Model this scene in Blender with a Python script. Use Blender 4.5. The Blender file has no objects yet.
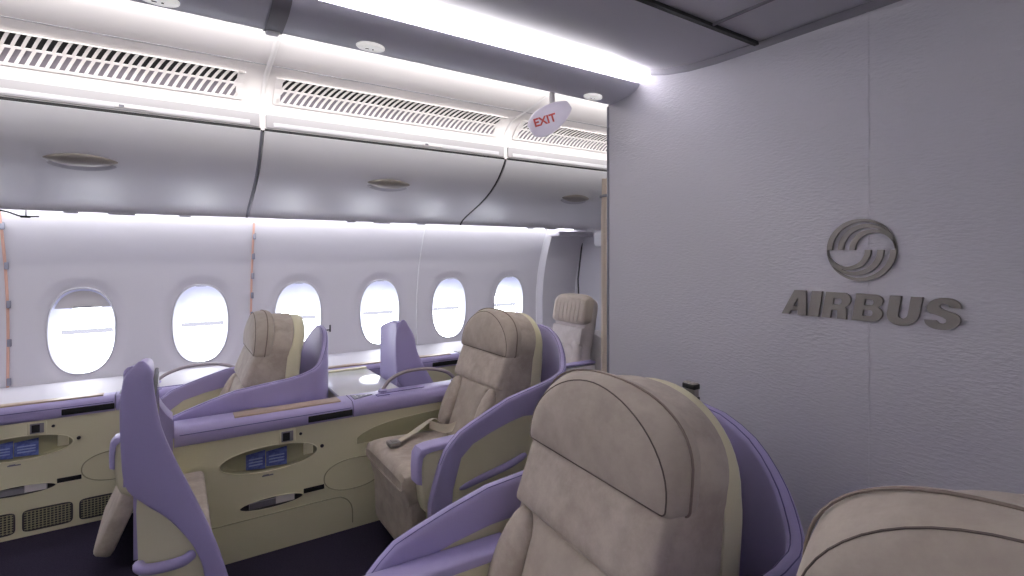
import bpy, bmesh, math, random
from mathutils import Vector, Matrix

PI = math.pi
scene = bpy.context.scene
COL = scene.collection

# ------------------------------------------------------------------ camera, sky, light, exposure
# X runs along the cabin, Y across it towards the window side, Z up. Metres.
cam_data = bpy.data.cameras.new('camera')
cam = bpy.data.objects.new('camera', cam_data)
COL.objects.link(cam)
cam.location = (0, 0, 1.45)
cam.rotation_euler = (PI / 2, 0, -math.radians(33.3))
cam_data.sensor_width = 36.0
cam_data.lens = 514.4 / 1024 * 36.0
cam_data.shift_y = -34 / 1024
cam_data.clip_start = 0.02
scene.camera = cam

scene.view_settings.view_transform = 'Standard'
scene.view_settings.look = 'None'
scene.view_settings.exposure = 0.12
scene.view_settings.gamma = 1.0
scene.view_settings.use_curve_mapping = False

world = bpy.data.worlds.new('sky')
scene.world = world
world.use_nodes = True
wb = world.node_tree.nodes['Background']
wb.inputs['Color'].default_value = (0.93, 0.96, 1.0, 1)
wb.inputs['Strength'].default_value = 7.0


def area(name, loc, size_x, size_y, power, rot, color=(1, 1, 1), spread=PI, portal=False):
    d = bpy.data.lights.new(name, 'AREA')
    d.shape = 'RECTANGLE'
    d.size, d.size_y = size_x, size_y
    d.energy = power
    d.color = color
    d.spread = spread
    if portal:
        d.cycles.is_portal = True
    o = bpy.data.objects.new(name, d)
    o.location = loc
    o.rotation_euler = rot
    COL.objects.link(o)
    return o


def aim(d):
    """rotation that points a lamp (its -Z) along d with its X axis along the cabin"""
    z = -Vector(d).normalized()
    x = Vector((1, 0, 0))
    y = z.cross(x).normalized()
    x = y.cross(z)
    return Matrix((x, y, z)).transposed().to_euler()


WARM = (1.0, 0.975, 0.955)
# strip lamps of the cabin: above the bins' vents, in the ceiling valance, on the sidewall below the bins
area('vent_strip_lamp', (0.0, 2.18, 2.405), 6.6, 0.05, 48, aim((0, 0.8, 0.30)), WARM, spread=math.radians(120))
area('valance_strip_lamp', (-1.0, 1.475, 2.125), 4.9, 0.05, 190, aim((0, -0.10, 1)), WARM)
area('sidewall_strip_lamp', (0.0, 3.875, 1.722), 6.6, 0.03, 13, aim((0, 0.8, -0.6)), (0.96, 0.97, 1.0))
area('far_side_fill_lamp', (-0.2, -2.0, 1.95), 3.2, 0.05, 52, aim((0, 0.3, 1)), WARM)  # added fill, unseen, brightens the cabin from behind the camera
WIN_X = [-3.02, -2.385, -1.75, -1.114, -0.479, 0.156, 0.791, 1.426, 2.061, 2.696]
for wx in WIN_X:
    area('window_portal', (wx + 0.016, 4.29, 0.908), 0.30, 0.50, 1, aim((0, -1, 0)), portal=True)


# ------------------------------------------------------------------ materials
def lin(c):
    return tuple((v / 12.92 if v <= 0.04045 else ((v + 0.055) / 1.055) ** 2.4) for v in (c[0] / 255, c[1] / 255, c[2] / 255)) + (1.0,)


def mat(name, rgb, rough=0.5, metal=0.0, spec=0.5, bump=None, mottle=None, sheen=0.0, emit=None):
    m = bpy.data.materials.new(name)
    m.use_nodes = True
    nt = m.node_tree
    b = nt.nodes['Principled BSDF']
    b.inputs['Base Color'].default_value = lin(rgb)
    b.inputs['Roughness'].default_value = rough
    b.inputs['Metallic'].default_value = metal
    b.inputs['Specular IOR Level'].default_value = spec
    if sheen:
        b.inputs['Sheen Weight'].default_value = sheen
    if emit:
        b.inputs['Emission Color'].default_value = lin(rgb)
        b.inputs['Emission Strength'].default_value = emit
    tc = nt.nodes.new('ShaderNodeTexCoord')
    if mottle:
        scale, rgb2, sharp = mottle
        n = nt.nodes.new('ShaderNodeTexNoise')
        n.inputs['Scale'].default_value = scale
        n.inputs['Detail'].default_value = 6
        n.inputs['Roughness'].default_value = 0.65
        r = nt.nodes.new('ShaderNodeValToRGB')
        r.color_ramp.elements[0].position = 0.5 - sharp
        r.color_ramp.elements[1].position = 0.5 + sharp
        r.color_ramp.elements[0].color = lin(rgb2)
        r.color_ramp.elements[1].color = lin(rgb)
        nt.links.new(tc.outputs['Object'], n.inputs['Vector'])
        nt.links.new(n.outputs['Fac'], r.inputs['Fac'])
        nt.links.new(r.outputs['Color'], b.inputs['Base Color'])
    if bump:
        scale, strength, stretch = bump
        mp = nt.nodes.new('ShaderNodeMapping')
        mp.inputs['Scale'].default_value = stretch
        n = nt.nodes.new('ShaderNodeTexNoise')
        n.inputs['Scale'].default_value = scale
        n.inputs['Detail'].default_value = 3
        bp = nt.nodes.new('ShaderNodeBump')
        bp.inputs['Strength'].default_value = strength
        bp.inputs['Distance'].default_value = 0.01
        nt.links.new(tc.outputs['Object'], mp.inputs['Vector'])
        nt.links.new(mp.outputs['Vector'], n.inputs['Vector'])
        nt.links.new(n.outputs['Fac'], bp.inputs['Height'])
        nt.links.new(bp.outputs['Normal'], b.inputs['Normal'])
    return m


M = dict(
    wall=mat('sidewall_plastic', (206, 203, 210), 0.55, bump=(350, 0.05, (1, 1, 1))),
    bin=mat('bin_plastic', (224, 223, 227), 0.38),
    white=mat('white_plastic', (236, 232, 232), 0.45),
    vent=mat('vent_white', (238, 233, 232), 0.5),
    fascia=mat('valance_grey', (206, 206, 218), 0.4),
    ceiling=mat('ceiling_grey', (188, 186, 194), 0.6),
    partition=mat('embossed_partition', (190, 188, 195), 0.48, bump=(78, 0.24, (1, 0.7, 2.1))),
    carpet=mat('carpet_pile', (54, 49, 66), 0.95, spec=0.1, bump=(260, 0.6, (1, 1, 1)), mottle=(120, (42, 38, 54), 0.2)),
    lav=mat('lavender_plastic', (170, 161, 206), 0.42, bump=(420, 0.05, (1, 1, 1))),
    lavdark=mat('lavender_seam', (96, 88, 140), 0.6),
    cream=mat('cream_plastic', (222, 217, 186), 0.5),
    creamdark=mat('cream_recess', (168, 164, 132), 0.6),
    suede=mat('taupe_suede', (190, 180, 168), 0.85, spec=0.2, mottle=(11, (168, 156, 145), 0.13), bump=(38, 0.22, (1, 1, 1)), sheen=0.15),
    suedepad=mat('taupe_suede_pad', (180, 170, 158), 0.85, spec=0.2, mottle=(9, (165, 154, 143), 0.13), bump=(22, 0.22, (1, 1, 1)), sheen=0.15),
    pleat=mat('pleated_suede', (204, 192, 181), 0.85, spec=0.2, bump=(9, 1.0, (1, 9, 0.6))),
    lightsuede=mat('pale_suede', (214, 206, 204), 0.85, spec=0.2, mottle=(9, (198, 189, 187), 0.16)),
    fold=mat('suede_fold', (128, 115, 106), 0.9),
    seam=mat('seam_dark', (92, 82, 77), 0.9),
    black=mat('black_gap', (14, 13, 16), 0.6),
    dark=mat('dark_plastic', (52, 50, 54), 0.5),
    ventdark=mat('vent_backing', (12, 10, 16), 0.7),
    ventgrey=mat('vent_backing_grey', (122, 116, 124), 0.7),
    grey=mat('grey_plastic', (128, 126, 134), 0.5),
    seal=mat('grey_seal', (120, 120, 130), 0.6),
    latch=mat('bronze_latch', (152, 146, 140), 0.35, metal=0.3),
    handle=mat('grab_handle', (150, 140, 142), 0.35, metal=0.2),
    wood=mat('tan_veneer', (186, 166, 146), 0.4, mottle=(30, (168, 148, 128), 0.25)),
    table=mat('glossy_table', (236, 237, 234), 0.12, spec=0.7),
    blue=mat('safety_card_blue', (96, 112, 178), 0.4, mottle=(38, (70, 84, 150), 0.06)),
    bluepale=mat('card_print', (150, 164, 206), 0.5),
    paper=mat('magazine_paper', (170, 168, 176), 0.5),
    curtain=mat('curtain_cloth', (216, 203, 188), 0.9, spec=0.1),
    logo=mat('brushed_pewter', (118, 113, 108), 0.5, metal=0.15),
    tape=mat('orange_tape', (210, 166, 150), 0.7),
    clip=mat('grey_clip', (132, 132, 146), 0.6),
    red=mat('exit_red', (214, 88, 84), 0.5),
    exit=mat('exit_body', (226, 219, 234), 0.3, emit=0.2),
    metal=mat('buckle_metal', (150, 146, 140), 0.3, metal=0.8),
    belt=mat('belt_webbing', (208, 199, 180), 0.8),
    shade=mat('shade_fabric', (200, 196, 198), 0.7),
    reveal=mat('window_reveal', (214, 217, 242), 0.5),
    lens=mat('lamp_lens', (246, 244, 240), 0.4, emit=0.45),
    rail_dimmed=mat('dimmed_grey_rail', (184, 181, 185), 0.5),  # grey darkened to stand in for the light fading below the vents
    rail=mat('outside_rail_grey', (84, 83, 90), 0.7),
    screen=mat('screen_black', (18, 17, 24), 0.15),
)


def glass_mat():
    m = bpy.data.materials.new('acrylic_pane')
    m.use_nodes = True
    nt = m.node_tree
    nt.nodes.remove(nt.nodes['Principled BSDF'])
    out = nt.nodes['Material Output']
    tr = nt.nodes.new('ShaderNodeBsdfTransparent')
    gl = nt.nodes.new('ShaderNodeBsdfGlossy')
    gl.inputs['Roughness'].default_value = 0.05
    fr = nt.nodes.new('ShaderNodeFresnel')
    fr.inputs['IOR'].default_value = 1.3
    mx = nt.nodes.new('ShaderNodeMixShader')
    nt.links.new(fr.outputs[0], mx.inputs[0])
    nt.links.new(tr.outputs[0], mx.inputs[1])
    nt.links.new(gl.outputs[0], mx.inputs[2])
    nt.links.new(mx.outputs[0], out.inputs['Surface'])
    return m


M['glass'] = glass_mat()


# ------------------------------------------------------------------ mesh helpers
def obj(name, bm, material, parent=None, smooth=True, recalc=True):
    if recalc:
        bmesh.ops.recalc_face_normals(bm, faces=bm.faces[:])
    me = bpy.data.meshes.new(name)
    bm.to_mesh(me)
    bm.free()
    me.materials.append(material)
    if smooth:
        me.polygons.foreach_set('use_smooth', [True] * len(me.polygons))
        try:
            me.set_sharp_from_angle(angle=math.radians(42))
        except Exception:
            pass
    o = bpy.data.objects.new(name, me)
    COL.objects.link(o)
    if parent is not None:
        o.parent = parent
    return o


def thing(name, label, cat, loc=(0, 0, 0), group=None, rotz=0):
    o = bpy.data.objects.new(name, None)
    o.empty_display_size = 0.1
    COL.objects.link(o)
    o.location = loc
    o.rotation_euler = (0, 0, rotz)
    return tag(o, label, cat, group)


def tag(o, label, cat, group=None):
    o['label'] = label
    o['category'] = cat
    if group:
        o['group'] = group
    return o


def struct(name, bm, m, smooth=False, parent=None):
    o = obj(name, bm, m, parent, smooth)
    o['kind'] = 'structure'
    return o


def new():
    return bmesh.new()


def box(bm, x0, x1, y0, y1, z0, z1, bev=0.0, seg=2):
    v = [bm.verts.new((x, y, z)) for x in (x0, x1) for y in (y0, y1) for z in (z0, z1)]
    fs = [(0, 1, 3, 2), (4, 6, 7, 5), (0, 4, 5, 1), (2, 3, 7, 6), (0, 2, 6, 4), (1, 5, 7, 3)]
    faces = [bm.faces.new([v[i] for i in f]) for f in fs]
    if bev > 0:
        es = list({e for f in faces for e in f.edges})
        bmesh.ops.bevel(bm, geom=es, offset=bev, segments=seg, profile=0.5, affect='EDGES')


def loft(bm, rings, closed=True, cap0=False, cap1=False, wrap=False):
    vr = [[bm.verts.new(p) for p in r] for r in rings]
    n = len(vr[0])
    rr = len(vr) if wrap else len(vr) - 1
    for i in range(rr):
        a, b = vr[i], vr[(i + 1) % len(vr)]
        for j in range(n if closed else n - 1):
            k = (j + 1) % n
            bm.faces.new((a[j], a[k], b[k], b[j]))
    if cap0:
        bm.faces.new(vr[0])
    if cap1:
        bm.faces.new(list(reversed(vr[-1])))
    return vr


def tube(bm, pts, r, n=10, closed=False, flat=1.0):
    pts = [Vector(p) for p in pts]
    rs = r if isinstance(r, (list, tuple)) else [r] * len(pts)
    rings = []
    m = len(pts)
    ref = None
    for i in range(m):
        if closed:
            d = (pts[(i + 1) % m] - pts[i - 1]).normalized()
        else:
            d = (pts[min(i + 1, m - 1)] - pts[max(i - 1, 0)]).normalized()
        if ref is None:
            ref = Vector((0, 0, 1)) if abs(d.z) < 0.9 else Vector((1, 0, 0))
        u = (ref - d * ref.dot(d)).normalized()
        ref = u
        w = d.cross(u)
        rings.append([pts[i] + (u * math.cos(2 * PI * k / n) * flat + w * math.sin(2 * PI * k / n)) * rs[i] for k in range(n)])
    loft(bm, rings, True, not closed, not closed, wrap=closed)


def smooth_path(pts, n=8):
    """Catmull-Rom through pts"""
    P = [Vector(p) for p in pts]
    P = [P[0] * 2 - P[1]] + P + [P[-1] * 2 - P[-2]]
    out = []
    for i in range(1, len(P) - 2):
        for k in range(n):
            t = k / n
            a, b, c, d = P[i - 1], P[i], P[i + 1], P[i + 2]
            out.append(0.5 * ((2 * b) + (c - a) * t + (2 * a - 5 * b + 4 * c - d) * t * t + (3 * b - a - 3 * c + d) * t ** 3))
    out.append(P[-2])
    return out


def extrude_x(bm, prof, x0, x1, closed=True, caps=True):
    """prof: list of (y, z)"""
    loft(bm, [[(x0, y, z) for y, z in prof], [(x1, y, z) for y, z in prof]], closed, caps and closed, caps and closed)


def sup(a, b, n, k, N):
    t = 2 * PI * k / N
    c, s = math.cos(t), math.sin(t)
    return (a * math.copysign(abs(c) ** (2 / n), c), b * math.copysign(abs(s) ** (2 / n), s))


def sq(k, N):
    """point k of N on the unit square's outline, corners hit exactly (N a multiple of 8)"""
    t = 2 * PI * k / N
    c, s = math.cos(t), math.sin(t)
    m = max(abs(c), abs(s))
    return (c / m, s / m)


def interp(tab, x):
    if x <= tab[0][0]:
        return tab[0][1]
    for (a, b), (c, d) in zip(tab, tab[1:]):
        if x <= c:
            t = (x - a) / (c - a)
            return b + (d - b) * t
    return tab[-1][1]


def ellipsoid(bm, c, r, nu=24, nv=12):
    rings = []
    for i in range(1, nv):
        ph = PI * i / nv
        rings.append([(c[0] + r[0] * math.sin(ph) * math.cos(2 * PI * k / nu), c[1] + r[1] * math.sin(ph) * math.sin(2 * PI * k / nu), c[2] + r[2] * math.cos(ph)) for k in range(nu)])
    vr = loft(bm, rings)
    t = bm.verts.new((c[0], c[1], c[2] + r[2]))
    b = bm.verts.new((c[0], c[1], c[2] - r[2]))
    for k in range(nu):
        bm.faces.new((vr[0][k], t, vr[0][(k + 1) % nu]))
        bm.faces.new((vr[-1][(k + 1) % nu], b, vr[-1][k]))


# ------------------------------------------------------------------ room shell
XL, XR = -3.55, 3.46
YF = -2.35
bm = new(); box(bm, XL - 0.05, XR + 0.05, YF - 0.05, 4.12, -0.06, 0.0)
struct('floor', bm, M['carpet'])

def wall_y(z):
    """the sidewall's section: widest at window height, leaning in above and below"""
    d = z - 0.97
    return 4.15 - (0.36 if d > 0 else 0.11) * d * d


WA, WB, WN, WZ = 0.167, 0.268, 2.35, 0.97          # clear opening of the bezel
OA, OB, OZ, ODX, OY = 0.130, 0.222, 0.908, 0.016, 4.255   # outer pane
NW = 96


def wall_window_cell(bm, wx, z0=0.42, z1=1.70):
    x0, x1 = wx - 0.3175, wx + 0.3175
    outer = []
    # rectangle sampled by the same angle, corners hit exactly
    per = NW // 8
    ang = []
    cz = WZ
    for q in range(NW):
        t = 2 * PI * q / NW
        a, b = sq(q, NW)
        x = wx + a * 0.3175
        z = cz + (b * (z1 - cz) if b > 0 else b * (cz - z0))
        outer.append((min(max(x, x0), x1), min(max(z, z0), z1)))
    ringspec = [(1 - k / 10, 0) for k in range(10)]
    rings = []
    fun_a, fun_b = WA + 0.075, WB + 0.075
    for f, _ in ringspec:
        r = []
        for q in range(NW):
            a, b = sup(fun_a, fun_b, WN, q, NW)
            x = wx + a + (outer[q][0] - wx - a) * f
            z = WZ + b + (outer[q][1] - WZ - b) * f
            r.append((x, wall_y(z), z))
        rings.append(r)
    # funnel down to the bezel
    for k in range(0, 9):
        t = k / 8
        a_, b_ = WA + 0.075 * (1 - t), WB + 0.075 * (1 - t)
        d = 0.014 * (3 * t * t - 2 * t ** 3)
        r = []
        for q in range(NW):
            a, b = sup(a_, b_, WN, q, NW)
            r.append((wx + a, wall_y(WZ + b) + d, WZ + b))
        rings.append(r)
    loft(bm, rings)
    # strips above and below the cell
    for za, zb, n in ((0.0, z0, 6), (z1, 1.76, 3)):
        loft(bm, [[(x0, wall_y(za + (zb - za) * i / n), za + (zb - za) * i / n), (x1, wall_y(za + (zb - za) * i / n), za + (zb - za) * i / n)] for i in range(n + 1)], closed=False)


bm = new()
for wx in WIN_X:
    wall_window_cell(bm, wx)
bmesh.ops.remove_doubles(bm, verts=bm.verts[:], dist=0.0005)
struct('wall_left', bm, M['wall'], smooth=True)

for i, wx in enumerate(WIN_X):
    root = bpy.data.objects.new('window_%d' % (i + 1), None)
    root.location = (wx, 4.15, WZ)
    root['kind'] = 'structure'
    COL.objects.link(root)

    def ring(a_, b_, dx, z, y, n=WN):
        return [(dx + sup(a_, b_, n, q, NW)[0], y - 4.15 if y is not None else wall_y(z + sup(a_, b_, n, q, NW)[1]) + 0.012 - 4.15, z - WZ + sup(a_, b_, n, q, NW)[1]) for q in range(NW)]

    # bezel lip
    bm = new()
    c = []
    for q in range(NW):
        a, b = sup(WA, WB, WN, q, NW)
        c.append((a, wall_y(WZ + b) + 0.012 - 4.15, b))
    tube(bm, c, 0.0055, 8, closed=True)
    o = obj('window_frame', bm, M['ceiling'], root); o['kind'] = 'structure'
    # reveal: tunnel to the outer pane
    bm = new()
    rr = [[(a[0], a[1] + 0.002, a[2]) for a in c]]
    for t in (0.25, 0.5, 0.75, 1.0):
        r = []
        for q in range(NW):
            a, b = sup(WA, WB, WN, q, NW)
            a2, b2 = sup(OA, OB, 2.3, q, NW)
            r.append((a + (ODX + a2 - a) * t, c[q][1] + (OY - 4.15 - c[q][1]) * t, b + (OZ - WZ + b2 - b) * t))
        rr.append(r)
    loft(bm, rr)
    o = obj('reveal', bm, M['reveal'], root); o['kind'] = 'structure'
    bm = new()
    bm.faces.new([bm.verts.new((ODX + sup(OA + 0.004, OB + 0.004, 2.3, q, NW)[0], OY - 4.15 + 0.004, OZ - WZ + sup(OA + 0.004, OB + 0.004, 2.3, q, NW)[1])) for q in range(NW)])
    o = obj('pane', bm, M['glass'], root, smooth=False); o['kind'] = 'structure'
    # small grip of the raised shade at the top of each bezel
    bm = new()
    drop = 0.125 if i == 4 else 0.012
    zt = WB - 0.004
    pts_top, pts_bot = [], []
    for k in range(33):
        x = -WA * 0.985 + 2 * WA * 0.985 * k / 32
        edge = WB * (max(0.0, 1 - (abs(x) / WA) ** WN)) ** (1 / WN)
        zb = WB - drop
        pts_top.append((x, edge - 0.002)); pts_bot.append((x, min(zb, edge - 0.002)))
    vt = [bm.verts.new((x, wall_y(WZ + z) + 0.030 - 4.15, z)) for x, z in pts_top]
    vb = [bm.verts.new((x, wall_y(WZ + z) + 0.030 - 4.15, z - 0.0005)) for x, z in pts_bot]
    for k in range(32):
        bm.faces.new((vt[k], vt[k + 1], vb[k + 1], vb[k]))
    ex = bmesh.ops.extrude_face_region(bm, geom=bm.faces[:])
    bmesh.ops.translate(bm, vec=(0, 0.006, 0), verts=[v for v in ex['geom'] if isinstance(v, bmesh.types.BMVert)])
    sh = obj('window_shade', bm, M['shade'], root, smooth=False); sh['kind'] = 'structure'
    bm = new(); box(bm, -0.045, 0.045, wall_y(WZ + WB - drop) + 0.020 - 4.15, wall_y(WZ + WB - drop) + 0.031 - 4.15, WB - drop, WB - drop + 0.009, 0.003)
    o = obj('shade_grip', bm, M['seal'], root); o['kind'] = 'structure'

# seams between sidewall panels
for n, x in enumerate((1.743, 3.013)):
    bm = new()
    loft(bm, [[(x - 0.006, wall_y(z) - 0.0015, z), (x, wall_y(z) - 0.007, z), (x + 0.006, wall_y(z) - 0.0015, z)] for z in [0.6 + 0.05 * i for i in range(24)]], closed=False)
    struct('trim_%d' % (n + 1), bm, M['bin'], smooth=True)
# door liner after the last window panel and the cross wall beyond it
bm = new()
loft(bm, [[(3.0125, wall_y(z) + 0.001, z), (3.033, wall_y(z) - 0.03, z), (3.05, wall_y(z) - 0.055, z), (XR, wall_y(z) - 0.065, z)] for z in [0.05 * i for i in range(37)]], closed=False)
struct('wall_door_liner', bm, M['wall'], smooth=True)
bm = new(); box(bm, 3.03, XR, 3.80, 3.97, 1.62, 1.665, 0.012)
struct('trim_3', bm, M['wall'])
bm = new(); box(bm, XR, XR + 0.05, YF, 4.2, 0, 2.62); struct('wall_rear', bm, M['partition'])
bm = new(); box(bm, XL - 0.05, XL, YF, 4.2, 0, 2.62); struct('wall_front', bm, M['wall'])
bm = new(); box(bm, XL, XR, YF - 0.05, YF, 0, 2.62); struct('wall_right', bm, M['wall'])
bm = new(); tube(bm, [(XR - 0.004, 3.98, 0.3), (XR - 0.004, 4.03, 1.2), (XR - 0.004, 3.96, 1.60)], 0.008); struct('trim_4', bm, M['dark'])

# ceiling: flat field over the centre, curling up beside the valance, then the bright cove towards the bins
CEIL = [(YF, 2.11), (0.55, 2.097), (0.9, 2.098), (1.05, 2.100), (1.157, 2.107), (1.25, 2.122), (1.33, 2.143), (1.385, 2.166), (1.44, 2.182), (1.50, 2.188), (1.54, 2.178), (1.558, 2.15), (1.563, 2.113), (1.575, 2.113), (1.58, 2.30), (1.60, 2.40), (1.68, 2.48), (1.80, 2.51)]
bm = new()
extrude_x(bm, CEIL + [(1.80, 2.62), (YF, 2.62)], XL, 1.5)
struct('ceiling', bm, M['ceiling'], smooth=True)
COVE = [(1.80, 2.51), (1.95, 2.515), (2.2, 2.48), (2.475, 2.41), (2.60, 2.382), (2.69, 2.366), (2.79, 2.353), (2.86, 2.338), (2.905, 2.315), (2.94, 2.285), (2.962, 2.25), (2.965, 2.20), (2.955, 2.15), (2.949, 2.10)]
bm = new()
extrude_x(bm, COVE + [(3.3, 2.10), (3.3, 2.62), (1.80, 2.62)], XL, XR)
struct('ceiling_cove', bm, M['vent'], smooth=True)
bm = new(); box(bm, 1.5, XR, YF, 1.80, 2.50, 2.62); struct('ceiling_rear', bm, M['ceiling'])
# seams in the ceiling field
bm = new(); box(bm, XL, 1.497, 0.897, 0.912, 2.0885, 2.099); struct('trim_5', bm, M['black'])
bm = new(); box(bm, 1.262, 1.268, 0.0, 0.897, 2.0905, 2.0985); struct('trim_6', bm, M['grey'])
# dark gasket where ceiling meets the partition
bm = new()
loft(bm, [[(1.485, y, z - 0.002), (1.499, y, z - 0.022), (1.499, y, z + 0.003)] for y, z in [(-2.3, 2.105)] + CEIL[1:7]], closed=True)
struct('trim_7', bm, M['grey'], smooth=True)
# seam line along the cove, and cross joints of the cove panels
bm = new(); box(bm, XL, XR, 2.720, 2.725, 2.3605, 2.366); struct('trim_8', bm, M['grey'])
BIN_EDGES = [-2.615, -1.115, 0.385, 1.885, 3.44]
for n, x in enumerate(BIN_EDGES[1:4]):
    bm = new()
    prof = [(y - 0.0005, z - 0.002) for y, z in COVE[3:]]
    loft(bm, [[(x - 0.012, y, z), (x - 0.006, y - 0.004, z - 0.004), (x + 0.006, y - 0.004, z - 0.004), (x + 0.012, y, z)] for y, z in prof], closed=False)
    struct('trim_%d' % (9 + n), bm, M['white'], smooth=True)

# valance (dark light shelf) between ceiling and cove
bm = new()
VAL = [(1.385, 2.106), (1.40, 2.088), (1.44, 2.074), (1.50, 2.066), (1.545, 2.063), (1.56, 2.068), (1.562, 2.112), (1.548, 2.112), (1.545, 2.085), (1.42, 2.100), (1.395, 2.112)]
extrude_x(bm, VAL, XL, 1.498)
o = struct('trim_12', bm, M['fascia'], smooth=True)
bm = new()
J = [(1.383, 2.103), (1.398, 2.084), (1.44, 2.070), (1.50, 2.062), (1.547, 2.059), (1.564, 2.066), (1.5645, 2.10)]
loft(bm, [[(x, y, z) for y, z in J] for x in (0.205, 0.250)], closed=False)
struct('trim_13', bm, M['grey'], smooth=True)
bm = new(); box(bm, 0.210, 0.245, 1.535, 1.566, 2.056, 2.072, 0.004); struct('trim_14', bm, M['bin'])

# partition
bm = new(); box(bm, 1.5, 1.54, YF, 1.56, 0, 2.62, 0.003)
struct('wall_partition', bm, M['partition'])
bm = new(); box(bm, 1.4985, 1.5015, 0.604, 0.610, 0.0, 2.10); struct('trim_15', bm, M['partition'])
bm = new(); box(bm, 1.497, 1.545, 1.553, 1.566, 0.0, 2.06, 0.003); struct('trim_16', bm, M['seal'])

# ledge between the window-side consoles and the sidewall
bm = new(); box(bm, XL, XR, 3.672, 4.14, 0.55, 0.668, 0.004); struct('trim_17', bm, M['wall'])

# pale rail far outside the windows
bm = new(); box(bm, -6, 14, 8.97, 9.0, 0.375, 0.435)
o = obj('outside_railing', bm, M['rail'])
tag(o, 'pale blurred horizontal bar outside, seen through the windows', 'rail')

# ------------------------------------------------------------------ vents above the bins
VARC = [(2.957, 2.250), (2.938, 2.284), (2.905, 2.3125), (2.862, 2.335), (2.828, 2.3455)]


def varc(t):
    """point on the cove, t in 0..1 between vent bottom and top, just proud of it"""
    L = [0]
    for a, b in zip(VARC, VARC[1:]):
        L.append(L[-1] + math.dist(a, b))
    s = t * L[-1]
    for i in range(len(VARC) - 1):
        if s <= L[i + 1] + 1e-9:
            u = (s - L[i]) / (L[i + 1] - L[i])
            return (VARC[i][0] + (VARC[i + 1][0] - VARC[i][0]) * u, VARC[i][1] + (VARC[i + 1][1] - VARC[i][1]) * u)
    return VARC[-1]


VNORM = Vector((0, -0.66, -0.75))


def vpt(x, t, d):
    y, z = varc(t)
    return (x, y + VNORM.y * d, z + VNORM.z * d)


def vent_panel(xa, xb, label):
    root = thing('air_vent', label, 'vent', ((xa + xb) / 2, 2.91, 2.29), 'air vents above the overhead bins')
    cx, cy, cz = root.location
    inv = Matrix.Translation((-cx, -cy, -cz))
    # backings: dark above, paler below, shade inside the slots put into the colour
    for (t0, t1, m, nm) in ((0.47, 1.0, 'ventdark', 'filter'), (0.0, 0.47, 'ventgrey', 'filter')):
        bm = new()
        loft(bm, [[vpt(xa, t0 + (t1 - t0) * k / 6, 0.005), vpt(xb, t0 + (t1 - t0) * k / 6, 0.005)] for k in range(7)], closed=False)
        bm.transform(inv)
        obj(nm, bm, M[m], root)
    # slatted grille
    bm = new()
    n = int(round((xb - xa) / 0.0325))
    step = (xb - xa) / n
    for (t0, t1) in ((0.0, 0.44), (0.50, 1.0)):
        for k in range(n + 1):
            xc = xa + k * step
            sh = 0.018
            w = 0.0066
            rows = []
            for q in range(5):
                u = q / 4
                t = t0 + (t1 - t0) * u
                x = min(max(xc - sh + 2 * sh * u, xa), xb)
                rows.append([vpt(x - w, t, 0.006), vpt(x - w, t, 0.011), vpt(x + w, t, 0.011), vpt(x + w, t, 0.006)])
            loft(bm, rows)
    for (t0, t1, d) in ((-0.03, 0.03, 0.0112), (0.44, 0.50, 0.0112), (0.98, 1.02, 0.0112)):
        rows = [[vpt(x, t0, 0.004), vpt(x, t0, d), vpt(x, t1, d), vpt(x, t1, 0.004)] for x in (xa - 0.02, xb + 0.02)]
        loft(bm, rows, True, True, True)
    for x0, x1 in ((xa - 0.022, xa + 0.012), (xb - 0.012, xb + 0.022)):
        rows = [[vpt(x0, k / 6, 0.004), vpt(x0, k / 6, 0.011), vpt(x1, k / 6, 0.011), vpt(x1, k / 6, 0.004)] for k in range(7)]
        loft(bm, rows, True, True, True)
    bm.transform(inv)
    obj('grille', bm, M['vent'], root, smooth=False)


vent_panel(-1.06, 0.272, 'long white slatted air vent above the leftmost overhead bin')
vent_panel(0.455, 1.795, 'long white slatted air vent above the middle overhead bin')
vent_panel(1.965, 3.36, 'slatted air vent behind the exit sign, beside the partition')

# ------------------------------------------------------------------ overhead bins
DOOR = [(2.945, 2.088), (2.962, 2.060), (2.992, 2.020), (3.03, 1.978), (3.075, 1.938), (3.14, 1.893), (3.213, 1.853), (3.30, 1.815), (3.399, 1.778), (3.50, 1.742), (3.56, 1.715), (3.595, 1.690), (3.602, 1.677)]


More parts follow.
